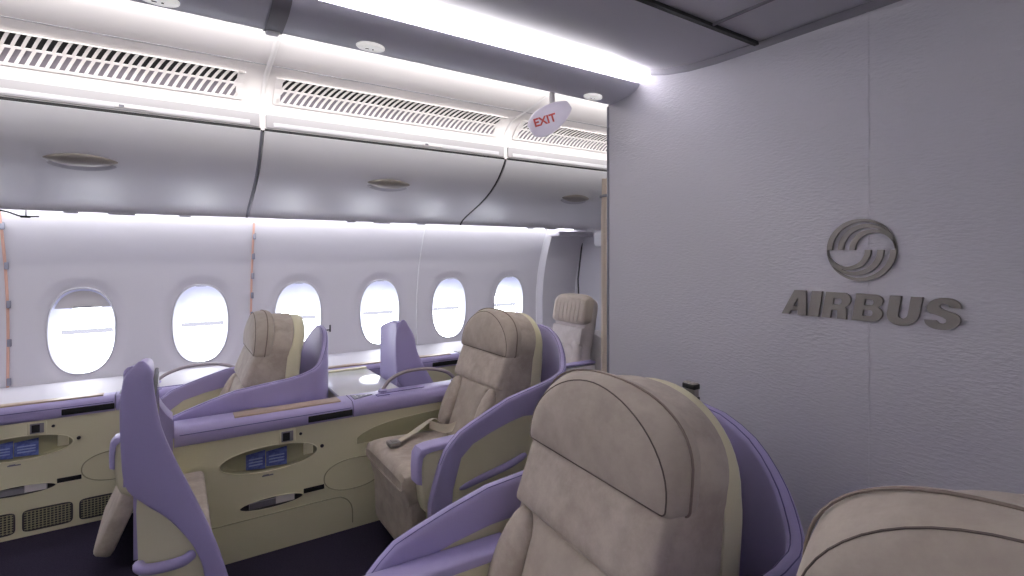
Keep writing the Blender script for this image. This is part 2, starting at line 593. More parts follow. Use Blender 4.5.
def overhead_bin(xa, xb, label, hx):
    root = thing('overhead_bin', label, 'overhead bin', ((xa + xb) / 2, 3.3, 1.68), 'overhead bins over the window seats')
    T = Matrix.Translation((-(xa + xb) / 2, -3.3, -1.68))
    bm = new()
    extrude_x(bm, [(2.99, 2.095), (3.02, 2.0), (3.25, 1.86), (3.615, 1.70), (3.622, 1.680), (3.80, 1.71), (3.80, 1.75), (3.95, 1.80), (3.95, 2.2), (3.32, 2.2), (3.31, 2.097)], xa + 0.001, xb - 0.001)
    bm.transform(T); obj('bin_body', bm, M['bin'], root)
    bm = new()
    inner = [(y + 0.016, z + 0.012) for y, z in reversed(DOOR)]
    extrude_x(bm, DOOR + inner, xa + 0.008, xb - 0.008)
    bm.transform(T); obj('bin_door', bm, M['bin'], root)
    d = root.children[-1]
    # dark side seal between neighbouring bins, and dark gap above the door
    bm = new()
    extrude_x(bm, [(2.947, 2.104), (2.96, 2.104), (2.97, 2.088), (2.949, 2.089)], xa + 0.003, xb - 0.003)
    bm.transform(T); obj('top_gap', bm, M['black'], root)
    bm = new()
    loft(bm, [[(xb - 0.011, y - 0.0008, z - 0.0012), (xb - 0.0002, y - 0.002, z - 0.003), (xb - 0.0002, y + 0.02, z + 0.02), (xb - 0.011, y + 0.02, z + 0.02)] for y, z in DOOR])
    bm.transform(T); obj('edge_seal', bm, M['seal'] if xb < 1 else M['dark'], root)
    # latch: lens of bronze over a shallow lip
    i = 5
    c = Vector((hx, 3.14, 1.893)); t = (Vector((0, 3.213, 1.853)) - Vector((0, 3.075, 1.938))).normalized()
    nrm = Vector((0, t.z, -t.y))
    bm = new()
    a, b = 0.138, 0.046
    rings = []
    for s, h in ((1.0, 0.0), (0.92, 0.006), (0.7, 0.011), (0.35, 0.013), (0.02, 0.0135)):
        r = []
        for k in range(48):
            x, v = sup(a * s, b * s, 2, k, 48)
            x_ = x
            v_ = v * (1 - 0.35 * (abs(x) / a) ** 2)
            r.append(c + Vector((x_, 0, 0)) + t * v_ + nrm * h)
        rings.append(r)
    loft(bm, rings, True, True, True)
    bm.transform(T); obj('latch', bm, M['latch'], root)
    bm = new()
    rings = []
    for s, h in ((1.0, -0.001), (0.94, 0.004), (0.80, 0.0045)):
        r = []
        for k in range(48):
            x, v = sup(0.13 * s, 0.040 * s, 2, k, 48)
            r.append(c + Vector((x, 0, 0)) + t * (v * (1 - 0.3 * (abs(x) / 0.13) ** 2) + 0.036) + nrm * h)
        rings.append(r)
    loft(bm, rings, True, True, True)
    bm.transform(T); obj('finger_recess', bm, M['ceiling'], root)
    # reading-light bumps and labels under the lower edge, label rail above the door, greyed to imitate weaker light
    for x, w in ((hx - 0.1, 0.03), (hx + 0.12, 0.06), (hx + 0.42, 0.03)):
        bm = new(); box(bm, x - w, x + w, 3.606, 3.632, 1.668, 1.682, 0.004)
        bm.transform(T); obj('reading_light', bm, M['bin'], root)
    bm = new(); box(bm, xa + 0.016, xb - 0.016, 2.940, 2.975, 2.108, 2.178, 0.004); bm.transform(T); lr = obj('label_rail', bm, M['rail_dimmed'], root)
    bm = new(); box(bm, xa + 0.05, xb - 0.06, 2.937, 2.942, 2.116, 2.138, 0.002); bm.transform(T); obj('label_strip', bm, M['bin'], lr)
    bm = new(); box(bm, hx + 0.14, hx + 0.27, 2.933, 2.94, 2.117, 2.132, 0.002); bm.transform(T); obj('row_placard', bm, M['white'], root)
    bm = new(); box(bm, hx + 0.155, hx + 0.175, 2.9315, 2.934, 2.119, 2.130); bm.transform(T); obj('placard_symbol', bm, M['seal'], root)


overhead_bin(-2.615, -1.115, 'grey overhead bin beyond the left edge of the photo', -1.865)
overhead_bin(-1.115, 0.385, 'grey overhead bin above the window with the shade half down', -0.365)
overhead_bin(0.385, 1.885, 'middle grey overhead bin with curved right end', 1.135)
overhead_bin(1.885, 3.44, 'grey overhead bin beside the curtain, farthest along the wall', 2.67)
bm = new(); box(bm, 3.36, 3.455, 3.55, 3.70, 1.52, 1.665, 0.03)
o = obj('bin_bracket', bm, M['bin']); tag(o, 'pale bracket under the far end of the last overhead bin', 'bracket')

# ------------------------------------------------------------------ ceiling fittings
for x, lab in ((-0.03, 'oval white downlight on the valance at the top left'), (0.487, 'oval white downlight on the valance between two air vents'), (1.367, 'oval white downlight on the valance near the exit sign')):
    root = thing('downlight', lab, 'light', (x, 1.505, 2.065), 'downlights along the valance')
    bm = new()
    loft(bm, [[(sup(0.042 * s, 0.026 * s, 2, k, 40)[0], sup(0.042 * s, 0.026 * s, 2, k, 40)[1], z) for k in range(40)] for s, z in ((1, 0.004), (1, -0.003), (0.93, -0.006), (0.5, -0.0075), (0.02, -0.008))], True, False, True)
    obj('lens', bm, M['lens'], root)
    bm = new(); box(bm, -0.016, -0.004, -0.003, 0.003, -0.0092, -0.0072, 0.001); box(bm, 0.004, 0.010, -0.004, 0.004, -0.0092, -0.0072, 0.001)
    obj('sensor', bm, M['grey'], root)

EX = Vector((1.345, 1.75, 2.032))
root = thing('exit_sign', 'white egg-shaped sign with red EXIT lettering hung under the ceiling', 'sign', EX)
ax = Vector((0.60, -0.40, 0.50)).normalized()     # long axis, tip up and to the right
ay = Vector((0.55, 0.83, 0.0)).normalized()
ay = (ay - ax * ay.dot(ax)).normalized()
az = ax.cross(ay).normalized()
if az.z < 0:
    az = -az
bm = new()
rings = []
for i in range(0, 25):
    u = -1 + 2 * i / 24
    th_ = math.acos(max(-1, min(1, -u)))
    s = math.sin(th_) * (1 - 0.22 * u)
    p = ax * (0.108 * u)
    rings.append([p + ay * (0.030 * s * math.cos(2 * PI * k / 28)) + az * (0.058 * s * math.sin(2 * PI * k / 28)) for k in range(28)])
rings[0] = [r * 1.0 for r in rings[0]]
loft(bm, rings[1:-1], True, True, True)
obj('sign_body', bm, M['exit'], root)
fc = bpy.data.curves.new('exit_text', 'FONT')
fc.body = 'EXIT'
fc.size = 0.047
fc.align_x = 'CENTER'; fc.align_y = 'CENTER'
fc.extrude = 0.002
fc.offset = 0.0012
to = bpy.data.objects.new('exit_text', fc)
COL.objects.link(to)
tm = bpy.data.meshes.new_from_object(to.evaluated_get(bpy.context.evaluated_depsgraph_get()))
bpy.data.objects.remove(to)
tm.materials.clear(); tm.materials.append(M['red'])
fo = bpy.data.objects.new('exit_text', tm)
COL.objects.link(fo)
fo.parent = root
rx = Vector((0.836, -0.549, 0.30)); rn = Vector((-0.549, -0.836, -0.06)).normalized()
rx = (rx - rn * rx.dot(rn)).normalized(); ry = rn.cross(rx)
fo.matrix_local = Matrix.Translation(rn * 0.0315 - ax * 0.030) @ Matrix((rx, ry, rn)).transposed().to_4x4()
bm = new(); tube(bm, [(0.01, 0, 0.045), (0.01, 0, 0.475)], 0.012, 10)
obj('hanger', bm, M['white'], root)

# ------------------------------------------------------------------ curtain at the partition's edge
bm = new()
rings = []
for z in [0.02, 0.3, 0.7, 1.1, 1.4, 1.6, 1.74, 1.775]:
    w = 0.045 if z < 1.7 else 0.036
    r = []
    for k in range(48):
        t = 2 * PI * k / 48
        rr = 1 + 0.16 * math.sin(7 * t + z * 0.8)
        r.append((1.592 + 0.045 * rr * math.cos(t), 1.628 + w * rr * math.sin(t), z))
    rings.append(r)
loft(bm, rings, True, True, True)
root = thing('curtain', 'tan curtain bunched up beside the partition edge', 'curtain', (1.592, 1.628, 0.0))
bm.transform(Matrix.Translation((-1.592, -1.628, 0)))
obj('curtain_cloth', bm, M['curtain'], root)
bm = new(); tube(bm, [(0.052 * math.cos(2 * PI * k / 24), 0.050 * math.sin(2 * PI * k / 24), 1.70) for k in range(24)], 0.006, 6, closed=True)
obj('tie_band', bm, M['seal'], root)

# ------------------------------------------------------------------ sign on the partition
WX = 1.5


def glyph(bm, loops, y_left, width, z0, h, depth=0.007, shear=0.16):
    """loops: outer first, then holes; unit square coordinates"""
    cu = bpy.data.curves.new('g', 'CURVE')
    cu.dimensions = '2D'
    cu.fill_mode = 'BOTH'
    cu.extrude = depth / 2
    for lp in loops:
        sp = cu.splines.new('POLY')
        sp.points.add(len(lp) - 1)
        for p, (u, v) in zip(sp.points, lp):
            p.co = (u * width + shear * v * h, v * h, 0, 1)
        sp.use_cyclic_u = True
    tmp = bpy.data.objects.new('g', cu)
    COL.objects.link(tmp)
    dg = bpy.context.evaluated_depsgraph_get()
    me = bpy.data.meshes.new_from_object(tmp.evaluated_get(dg))
    bpy.data.objects.remove(tmp)
    me.transform(Matrix(((0, 0, -1, WX - depth / 2), (-1, 0, 0, y_left), (0, 1, 0, z0), (0, 0, 0, 1))))
    bm.from_mesh(me)
    bpy.data.meshes.remove(me)


def arcpts(cx, cy, rx, ry, a0, a1, n=10):
    return [(cx + rx * math.cos(math.radians(a0 + (a1 - a0) * k / n)), cy + ry * math.sin(math.radians(a0 + (a1 - a0) * k / n))) for k in range(n + 1)]


G = {}
G['A'] = [[(0, 0), (0.36, 1), (0.80, 1), (0.98, 0), (0.64, 0), (0.615, 0.17), (0.36, 0.17), (0.30, 0)], [(0.42, 0.36), (0.59, 0.36), (0.545, 0.70)]]
G['I'] = [[(0, 0), (0, 1), (0.95, 1), (0.95, 0)]]
G['R'] = [[(0, 0), (0, 1), (0.62, 1)] + arcpts(0.64, 0.70, 0.32, 0.30, 90, -60, 10) + [(0.86, 0.40), (0.92, 0.0), (0.58, 0), (0.54, 0.32), (0.33, 0.32), (0.33, 0)], [(0.33, 0.53), (0.55, 0.53)] + arcpts(0.55, 0.655, 0.1, 0.125, -90, 90, 8) + [(0.33, 0.78)]]
G['B'] = [[(0, 0), (0, 1), (0.60, 1)] + arcpts(0.62, 0.745, 0.29, 0.255, 90, -55, 8) + arcpts(0.64, 0.285, 0.33, 0.285, 55, -90, 10), [(0.33, 0.60), (0.55, 0.60)] + arcpts(0.55, 0.70, 0.075, 0.1, -90, 90, 6) + [(0.33, 0.80)], [(0.33, 0.20), (0.57, 0.20)] + arcpts(0.57, 0.31, 0.085, 0.11, -90, 90, 6) + [(0.33, 0.42)]]
G['U'] = [[(0, 1), (0.35, 1), (0.35, 0.38)] + arcpts(0.49, 0.36, 0.14, 0.14, 180, 360, 10) + [(0.63, 1), (0.97, 1), (0.97, 0.40)] + arcpts(0.485, 0.38, 0.485, 0.42, 0, -180, 18)]
G['S'] = [[(0.02, 0.26), (0.33, 0.26)] + arcpts(0.49, 0.27, 0.13, 0.10, 200, 340, 6) + [(0.60, 0.31), (0.50, 0.38), (0.25, 0.46)] + arcpts(0.44, 0.70, 0.42, 0.32, 225, 90, 8) + arcpts(0.50, 0.70, 0.42, 0.32, 85, 0, 7) + [(0.61, 0.72)] + arcpts(0.48, 0.74, 0.12, 0.09, 0, 180, 6) + [(0.38, 0.69), (0.50, 0.62), (0.78, 0.53)] + arcpts(0.52, 0.28, 0.45, 0.32, 35, -90, 10) + arcpts(0.47, 0.28, 0.45, 0.32, -90, -175, 8)]
root = thing('wall_lettering', 'row of six bold grey raised letters on the partition, under the round emblem', 'sign', (WX, 0.62, 1.276))
for ch, ya, yb in (('A', 0.829, 0.757), ('I', 0.7545, 0.7255), ('R', 0.7175, 0.650), ('B', 0.6425, 0.573), ('U', 0.5665, 0.497), ('S', 0.4895, 0.4185)):
    bm = new()
    w = (ya - yb)
    glyph(bm, G[ch], ya, w, 1.276, 0.0705)
    bm.transform(Matrix.Translation((-WX, -0.62, -1.276)))
    obj('letter', bm, M['logo'], root, smooth=False)
LC = (0.6225, 1.4605); LR = 0.0815
root = thing('wall_emblem', 'grey round swirl emblem above the letters on the partition', 'emblem', (WX, LC[0], LC[1]))
for flip in (1, -1):
    for a, wd in ((0.0, 0.085), (0.17, 0.088), (0.345, 0.085)):
        bm = new()
        N = 40
        out, inn = [], []
        ro = (1.0 - a) / 2; co = a + ro
        re = 0.995 - 0.02 * (a > 0)
        ri = (re - a - wd) / 2; ci = a + wd + ri
        for k in range(N + 1):
            t = PI - PI * k / N
            out.append((co + ro * math.cos(t), ro * math.sin(t)))
            inn.append((ci + ri * math.cos(t), ri * math.sin(t) * 0.985))
        f0, f1 = [], []
        for d, lst in ((0.0, f0), (0.007, f1)):
            for (u, v), (u2, v2) in zip(out, inn):
                row = []
                for (p, q) in ((u, v), (u2, v2)):
                    yy = -(p - 0.5) * 2 * LR * flip
                    zz = q * 2 * LR * flip
                    row.append(bm.verts.new((-d, yy, zz)))
                lst.append(row)
        for k in range(N):
            bm.faces.new((f1[k][0], f1[k + 1][0], f1[k + 1][1], f1[k][1]))
            bm.faces.new((f0[k][0], f0[k][1], f0[k + 1][1], f0[k + 1][0]))
            bm.faces.new((f0[k][0], f0[k + 1][0], f1[k + 1][0], f1[k][0]))
            bm.faces.new((f0[k][1], f1[k][1], f1[k + 1][1], f0[k + 1][1]))
        bm.faces.new((f0[0][0], f1[0][0], f1[0][1], f0[0][1]))
        obj('swoosh', bm, M['logo'], root, smooth=False)


# ------------------------------------------------------------------ consoles
def console(X0, Y, depth, label, vents, xend=1.44, u0=0.0):
    root = thing('seat_console', label, 'console', (X0, Y, 0), 'consoles between the seats')
    # face with an oval pocket and a slim oval magazine pocket
    bm = new()
    NP = 64

    def cell(ua, ub, za, zb, cu, cz, a, b, dep, n=2.0, pinch=0.0):
        outer, rim = [], []
        for q in range(NP):
            s, t = sq(q, NP)
            outer.append((min(max(cu + (s * (ub - cu) if s > 0 else s * (cu - ua)), ua), ub), min(max(cz + (t * (zb - cz) if t > 0 else t * (cz - za)), za), zb)))
            s, t = sup(a, b, n, q, NP)
            rim.append((cu + s, cz + t * (1 - pinch * (s / a) ** 2)))
        loft(bm, [[(u, 0, z) for u, z in outer], [(u, 0, z) for u, z in rim], [(u, 0.004, z) for u, z in rim]])
        return rim

    def quad(ua, ub, za, zb):
        bm.faces.new([bm.verts.new(p) for p in ((ua, 0, za), (ub, 0, za), (ub, 0, zb), (ua, 0, zb))])

    r1 = cell(u0, 0.66, 0.385, 0.545, 0.393, 0.456, 0.218, 0.062, 0.03)
    r2 = cell(u0, 0.66, 0.20, 0.285, 0.400, 0.240, 0.142, 0.026, 0.03)
    quad(u0, 0.66, 0.0, 0.20); quad(u0, 0.66, 0.285, 0.385); quad(u0, 0.66, 0.545, 0.60); quad(0.66, xend, 0, 0.60)
    bmesh.ops.remove_doubles(bm, verts=bm.verts[:], dist=0.0004)
    # back, ends, top
    for pts in ([(u0, 0, 0), (u0, depth, 0), (u0, depth, 0.60), (u0, 0, 0.60)], [(xend, 0, 0), (xend, depth, 0), (xend, depth, 0.60), (xend, 0, 0.60)], [(u0, depth, 0), (xend, depth, 0), (xend, depth, 0.60), (u0, depth, 0.60)]):
        bm.faces.new([bm.verts.new(p) for p in pts])
    obj('body', bm, M['cream'], root, smooth=False)
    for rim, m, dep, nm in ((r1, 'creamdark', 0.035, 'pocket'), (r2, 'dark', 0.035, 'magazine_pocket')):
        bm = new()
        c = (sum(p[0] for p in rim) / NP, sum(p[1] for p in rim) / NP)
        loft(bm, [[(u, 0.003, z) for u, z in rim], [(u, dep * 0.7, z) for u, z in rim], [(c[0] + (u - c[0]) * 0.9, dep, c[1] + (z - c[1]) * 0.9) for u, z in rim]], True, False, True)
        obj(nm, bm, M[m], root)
    bm = new(); tube(bm, [(u, -0.001, z) for u, z in r1], 0.003, 6, closed=True); tube(bm, [(u, -0.001, z) for u, z in r2], 0.0025, 6, closed=True)
    obj('pocket_rim', bm, M['cream'], root)
    # folded flap at the right of the pocket
    bm = new(); box(bm, 0.545, 0.592, 0.006, 0.014, 0.436, 0.492, 0.004)
    obj('pocket_tab', bm, M['cream'], root)
    # outlet
    bm = new(); box(bm, 0.430, 0.506, -0.006, 0.004, 0.515, 0.583, 0.004); o = obj('power_outlet', bm, M['cream'], root)
    bm = new(); box(bm, 0.440, 0.496, -0.0075, -0.003, 0.523, 0.575, 0.003); obj('outlet_cover', bm, M['grey'], o)
    bm = new(); box(bm, 0.446, 0.480, -0.0085, -0.004, 0.528, 0.569, 0.003); obj('socket', bm, M['black'], o)
    for u, z, r in ((0.531, 0.549, 0.007), (0.634, 0.467, 0.009)):
        bm = new()
        loft(bm, [[(u + r * s * math.cos(2 * PI * k / 16), y, z + r * s * math.sin(2 * PI * k / 16)) for k in range(16)] for s, y in ((1, 0.001), (1, -0.004), (0.6, -0.007))], True, False, True)
        obj('button', bm, M['dark'], root)
    bm = new(); box(bm, 0.355, 0.405, -0.0012, 0.001, 0.372, 0.378); box(bm, 0.36, 0.385, -0.0012, 0.001, 0.3785, 0.381)
    obj('placard', bm, M['seal'], root, smooth=False)
    bm = new(); box(bm, 0.545, 0.645, -0.002, 0.002, 0.244, 0.268, 0.002); obj('slot', bm, M['black'], root)
    # round door outline, kick panel groove
    bm = new()
    tube(bm, [(0.80 + sup(0.155, 0.080, 2.2, k, 60)[0], -0.0005, 0.29 + sup(0.155, 0.080, 2.2, k, 60)[1]) for k in range(60)], 0.0028, 6, closed=True)
    o = obj('stowage_door', bm, M['creamdark'], root)
    if not vents:
        bm = new()
        tube(bm, smooth_path([(u0 + 0.12, -0.0005, 0.183), (0.4, -0.0005, 0.183), (0.68, -0.0005, 0.183), (0.745, -0.0005, 0.17), (0.785, -0.0005, 0.12), (0.79, -0.0005, 0.03)], 6), 0.0028, 6)
        obj('kick_panel_groove', bm, M['creamdark'], root)
    else:
        n = 0
        for ga in (-0.02, 0.185, 0.41, 0.635, 0.86, 1.085):
            gb = ga + 0.20
            if ga < u0 or gb > xend:
                continue
            o = None
            bm = new(); 
            rim = [((ga + gb) / 2 + sup(0.1, 0.056, 7, k, 48)[0], 0.08 + sup(0.1, 0.056, 7, k, 48)[1]) for k in range(48)]
            loft(bm, [[(u, 0.0, z) for u, z in rim], [(u, -0.003, z) for u, z in rim], [((ga + gb) / 2 + (u - (ga + gb) / 2) * 0.94, -0.003, 0.08 + (z - 0.08) * 0.9) for u, z in rim], [((ga + gb) / 2 + (u - (ga + gb) / 2) * 0.93, -0.0008, 0.08 + (z - 0.08) * 0.89) for u, z in rim]], True, False, True)
            o = obj('floor_vent', bm, M['dark'], root)
            bm = new()
            for q in range(12):
                u = ga + 0.018 + q * 0.0149
                box(bm, u, u + 0.004, -0.0035, -0.0005, 0.032, 0.128)
            for q in range(8):
                z = 0.036 + q * 0.0125
                box(bm, ga + 0.008, gb - 0.008, -0.0035, -0.0005, z, z + 0.003)
            obj('mesh_grille', bm, M['creamdark'], o, smooth=False)
    if not vents:
        bm = new()
        arc = smooth_path([(0.815, 0, 0.47), (0.85, 0, 0.492), (0.93, 0, 0.517), (1.05, 0, 0.533), (1.25, 0, 0.543), (1.44, 0, 0.545)], 6)
        loft(bm, [[(p.x, -0.002, 0.44), (p.x, -0.002, p.z), (p.x, 0.002, p.z + 0.002), (p.x, 0.002, 0.44)] for p in arc], True, True, True)
        obj('seat_recess_shade', bm, M['creamdark'], root)  # thin proud inlay, the shade of a recess put into its darker cream
    # lavender top: front band, rolled edge, flat top; the right segment a separate piece after a joint
    prof = [(-0.004, 0.588), (-0.012, 0.600), (-0.014, 0.630), (-0.010, 0.652), (0.006, 0.667), (0.03, 0.672), (depth - 0.02, 0.674), (depth, 0.668), (depth + 0.004, 0.60), (depth - 0.01, 0.588)]
    bm = new(); extrude_x(bm, prof, u0, 0.788); obj('top_cap', bm, M['lav'], root)
    prof2 = [(y, z) for y, z in prof]
    bm = new(); extrude_x(bm, prof2, 0.792, xend); o = obj('top_cap', bm, M['lav'], root)
    bm = new(); tube(bm, [(u0 + 0.02, -0.0118, 0.640), (0.78, -0.0118, 0.640)], 0.002, 6); obj('seam_line', bm, M['lavdark'], root)
    # veneer insert on top and dark literature slot in the front edge
    bm = new(); box(bm, u0 + 0.24 if u0 == 0 else u0 + 0.02, 0.735, 0.022, min(0.105, depth - 0.012), 0.668, 0.6775, 0.002); obj('veneer_insert', bm, M['wood'], root)
    bm = new(); box(bm, 0.565, 0.786, -0.0165, 0.0, 0.600, 0.632, 0.003); obj('literature_slot', bm, M['black'], root)
    # seat controls
    bm = new(); box(bm, 0.855, 0.905, 0.0, 0.0005, 0, 0.0005)
    bm.free()
    bm = new()
    tri = [(0.806, 0.018), (0.806, 0.104), (0.915, 0.060)]
    loft(bm, [[(u, y, 0.672) for u, y in tri], [(u, y, 0.676) for u, y in tri]], True, False, True)
    o = obj('control_panel', bm, M['clip'], root, smooth=False)
    bm = new()
    for u, y in ((0.825, 0.042), (0.825, 0.076), (0.852, 0.060), (0.880, 0.060)):
        box(bm, u - 0.006, u + 0.006, y - 0.006, y + 0.006, 0.675, 0.6785, 0.002)
    obj('control_button', bm, M['bin'], o)
    bm = new(); tube(bm, [(0.96, 0.05, 0.6735), (0.93, 0.045, 0.6735), (0.93, 0.018, 0.6725), (1.0, 0.016, 0.6722)], 0.0022, 6); tube(bm, [(0.96, 0.05, 0.6737), (1.22, 0.052, 0.6737)], 0.0022, 6)
    obj('tray_hatch_line', bm, M['lavdark'], root)
    return root


def safety_cards(X0, Y, where):
    for k, (ua, ub, la) in enumerate(((0.288, 0.372, 'left'), (0.376, 0.470, 'right'))):
        root = thing('safety_card', 'blue folded safety card, the %s of two in the pocket of %s' % (la, where), 'safety card', (X0 + (ua + ub) / 2, Y + 0.018, 0.405), 'safety cards in the console pockets')
        w = (ub - ua) / 2
        bm = new()
        loft(bm, [[(-w, 0, 0.008), (w, 0, 0.0), (w, 0.003, 0.0), (-w, 0.003, 0.008)], [(-w, 0.004, 0.078), (w, 0.004, 0.088), (w, 0.007, 0.088), (-w, 0.007, 0.078)]], True, True, True)
        obj('cover', bm, M['blue'], root, smooth=False)
        bm = new()
        for z in (0.022, 0.036, 0.05):
            box(bm, -w + 0.012, w - 0.012, z / 20 - 0.0028, z / 20 - 0.0005, z, z + 0.006)
        obj('print_lines', bm, M['bluepale'], root, smooth=False)


def magazines(X0, Y, where):
    for k, (ua, ub, z1, lab) in enumerate(((0.30, 0.42, 0.253, 'grey magazine in the lower slot of %s' % where), (0.415, 0.505, 0.262, 'pale leaflet beside a magazine in the lower slot of %s' % where))):
        root = thing('magazine' if k == 0 else 'leaflet', lab, 'magazine' if k == 0 else 'leaflet', (X0 + (ua + ub) / 2, Y + 0.012, 0.222))
        bm = new()
        w = (ub - ua) / 2
        box(bm, -w, w, -0.004, 0.006, 0.0, z1 - 0.222, 0.002)
        obj('pages', bm, M['paper'], root, smooth=False)
        bm = new(); box(bm, -w + 0.003, w - 0.003, -0.0055, -0.0038, 0.002, z1 - 0.224)
        obj('cover', bm, M['grey'] if k == 0 else M['white'], root, smooth=False)


console(0.0, 2.74, 0.14, 'cream console with lavender top in the middle of the photo', False, xend=1.46)
safety_cards(0.0, 2.74, 'the middle console'); magazines(0.0, 2.74, 'the middle console')
console(-1.06, 3.575, 0.09, 'window-side console at the left with grilles along the floor', True, xend=1.46, u0=-0.35)
safety_cards(-1.06, 3.575, 'the left window-side console'); magazines(-1.06, 3.575, 'the left window-side console')
console(1.06, 3.575, 0.09, 'window-side console behind the lavender fin', True, xend=1.02, u0=-0.60)


# ------------------------------------------------------------------ seats
def arch(w, zb, z0, zt, n=2.4, N=28, nb=4, cr=0.03):
    """closed outline (y, z): straight sides to z0, rounded top, small rounded bottom corners"""
    pts = []
    for k in range(nb + 1):
        a = PI + PI / 2 * k / nb
        pts.append((-w + cr + cr * math.cos(a), zb + cr + cr * math.sin(a)))
    for k in range(1, 5):
        pts.append((-w + cr + (2 * w - 2 * cr) * k / 5, zb))
    for k in range(nb + 1):
        a = 1.5 * PI + PI / 2 * k / nb
        pts.append((w - cr + cr * math.cos(a), zb + cr + cr * math.sin(a)))
    for k in range(1, 6):
        pts.append((w, zb + cr + (z0 - zb - cr) * k / 6))
    for k in range(N + 1):
        t = PI * k / N
        c, s = math.cos(t), math.sin(t)
        pts.append((w * math.copysign(abs(c) ** (2 / n), c), z0 + (zt - z0) * abs(s) ** (2 / n)))
    for k in range(1, 6):
        pts.append((-w, z0 - (z0 - zb - cr) * k / 6))
    return pts


def slab(bm, outline, rings, lean, by_ring=False):
    """rings: (inset, x); lean(z) -> x offset"""
    w = max(p[0] for p in outline)
    z0 = min(p[1] for p in outline); z1 = max(p[1] for p in outline)
    zc, hh = (z0 + z1) / 2, (z1 - z0) / 2
    rr = []
    for d, x in rings:
        ln_ = lean(x) if by_ring else lean
        rr.append([(x + ln_(zc + (z - zc) * (1 - d / hh)), y * (1 - d / w), zc + (z - zc) * (1 - d / hh)) for y, z in outline])
    loft(bm, rr, True, True, True)
    return rr


ZTOP_IN = [(-0.50, 0.43), (-0.465, 0.56), (-0.425, 0.640), (-0.36, 0.695), (-0.25, 0.738), (-0.09, 0.785), (0.08, 0.805), (0.18, 0.815), (0.26, 0.835)]


def shell_path(flare, wings=(True, True), hw=0.318):
    """plan of the shell from the front of the -y wing round the back to the +y wing: (x, y, ztop, zlow)"""
    f0, f1 = flare
    half = []
    pts = [(-0.50, 1.0), (-0.48, 1.0), (-0.455, 1.0), (-0.43, 0.99), (-0.40, 0.97), (-0.36, 0.94), (-0.30, 0.88), (-0.2, 0.76), (-0.09, 0.6), (0.0, 0.42), (0.08, 0.28), (0.16, 0.12), (0.22, 0.03)]
    for x, k in pts:
        half.append((x, k, interp(ZTOP_IN, x), interp([(-0.50, 0.06), (-0.405, 0.06), (-0.40, 0.46), (-0.36, 0.585), (-0.30, 0.63), (-0.14, 0.675), (0.0, 0.685), (0.1, 0.67), (0.2, 0.60), (0.3, 0.50)], x)))
    back = []
    for k in range(1, 13):
        t = PI / 2 * k / 12
        x = 0.25 + 0.14 * math.sin(t)
        y = hw * math.cos(t) ** 0.75
        yy = y * 0.318 / hw
        z = interp([(0.0, 1.045), (0.05, 1.042), (0.1, 1.028), (0.17, 0.995), (0.237, 0.935), (0.285, 0.875), (0.318, 0.84)], yy)
        back.append((x, -y if k < 12 else 0.0, z, interp([(0.0, 0.42), (0.318, 0.48)], yy)))
    out = []
    for side, fl in ((-1, f0), (1, f1)):
        h = [(x, side * (hw + 0.682 * k * fl), zt, zl) for x, k, zt, zl in half]
        b = [(x, -side * y, zt, zl) for x, y, zt, zl in back]
        if not wings[0 if side < 0 else 1]:
            h = [p for p in h if p[0] >= 0.08]
        seq = h + b
        out.append(seq)
    a = out[0]; b = out[1]
    return a + list(reversed(b[:-1]))


def ribbon(bm, path, th, lean=0.10, round_top=True, inset=0.0, ztop_off=0.0, zlow=None):
    P = [Vector((p[0], p[1], 0)) for p in path]
    rings = []
    for i, p in enumerate(path):
        d = (P[min(i + 1, len(P) - 1)] - P[max(i - 1, 0)]).normalized()
        nrm = Vector((d.y, -d.x, 0))          # outward
        zt = p[2] + ztop_off
        zl = p[3] if zlow is None else zlow
        zl = min(zl, zt - 0.02)
        o = nrm * (th / 2 - inset); n_ = nrm * (-th / 2 - inset)
        r = th / 2
        sec = []
        for k in range(9):
            a = PI * k / 8
            off = math.cos(a) * r
            sec.append(P[i] + nrm * (off - inset) + Vector((0, 0, zt - r + math.sin(a) * r)))
        mid = 4
        for k in range(1, mid + 1):
            sec.append(P[i] + nrm * (-r - inset) + Vector((0, 0, zt - r + (zl - zt + r) * k / mid)))
        for k in range(mid, 0, -1):
            sec.append(P[i] + nrm * (r - inset) + Vector((0, 0, zt - r + (zl - zt + r) * k / mid)))
        rings.append(sec)
    loft(bm, rings, True, True, True)


def back_lean(z):
    return interp([(0.40, -0.175), (0.50, -0.135), (0.62, -0.092), (0.80, -0.03), (0.95, 0.028), (1.03, 0.052), (1.2, 0.075)], z)


def back_lean_s(z):
    # smooth variant
    return (back_lean(z - 0.03) + back_lean(z) + back_lean(z + 0.03)) / 3


def wedge_lean(x):
    """the front of the backrest leans, its rear stands nearly upright"""
    f = min(1.0, max(0.0, x / 0.10))
    return lambda z: back_lean_s(z) * (1 - f) + (back_lean_s(max(z, 0.93)) - 0.10 * max(0.0, 0.93 - z)) * f


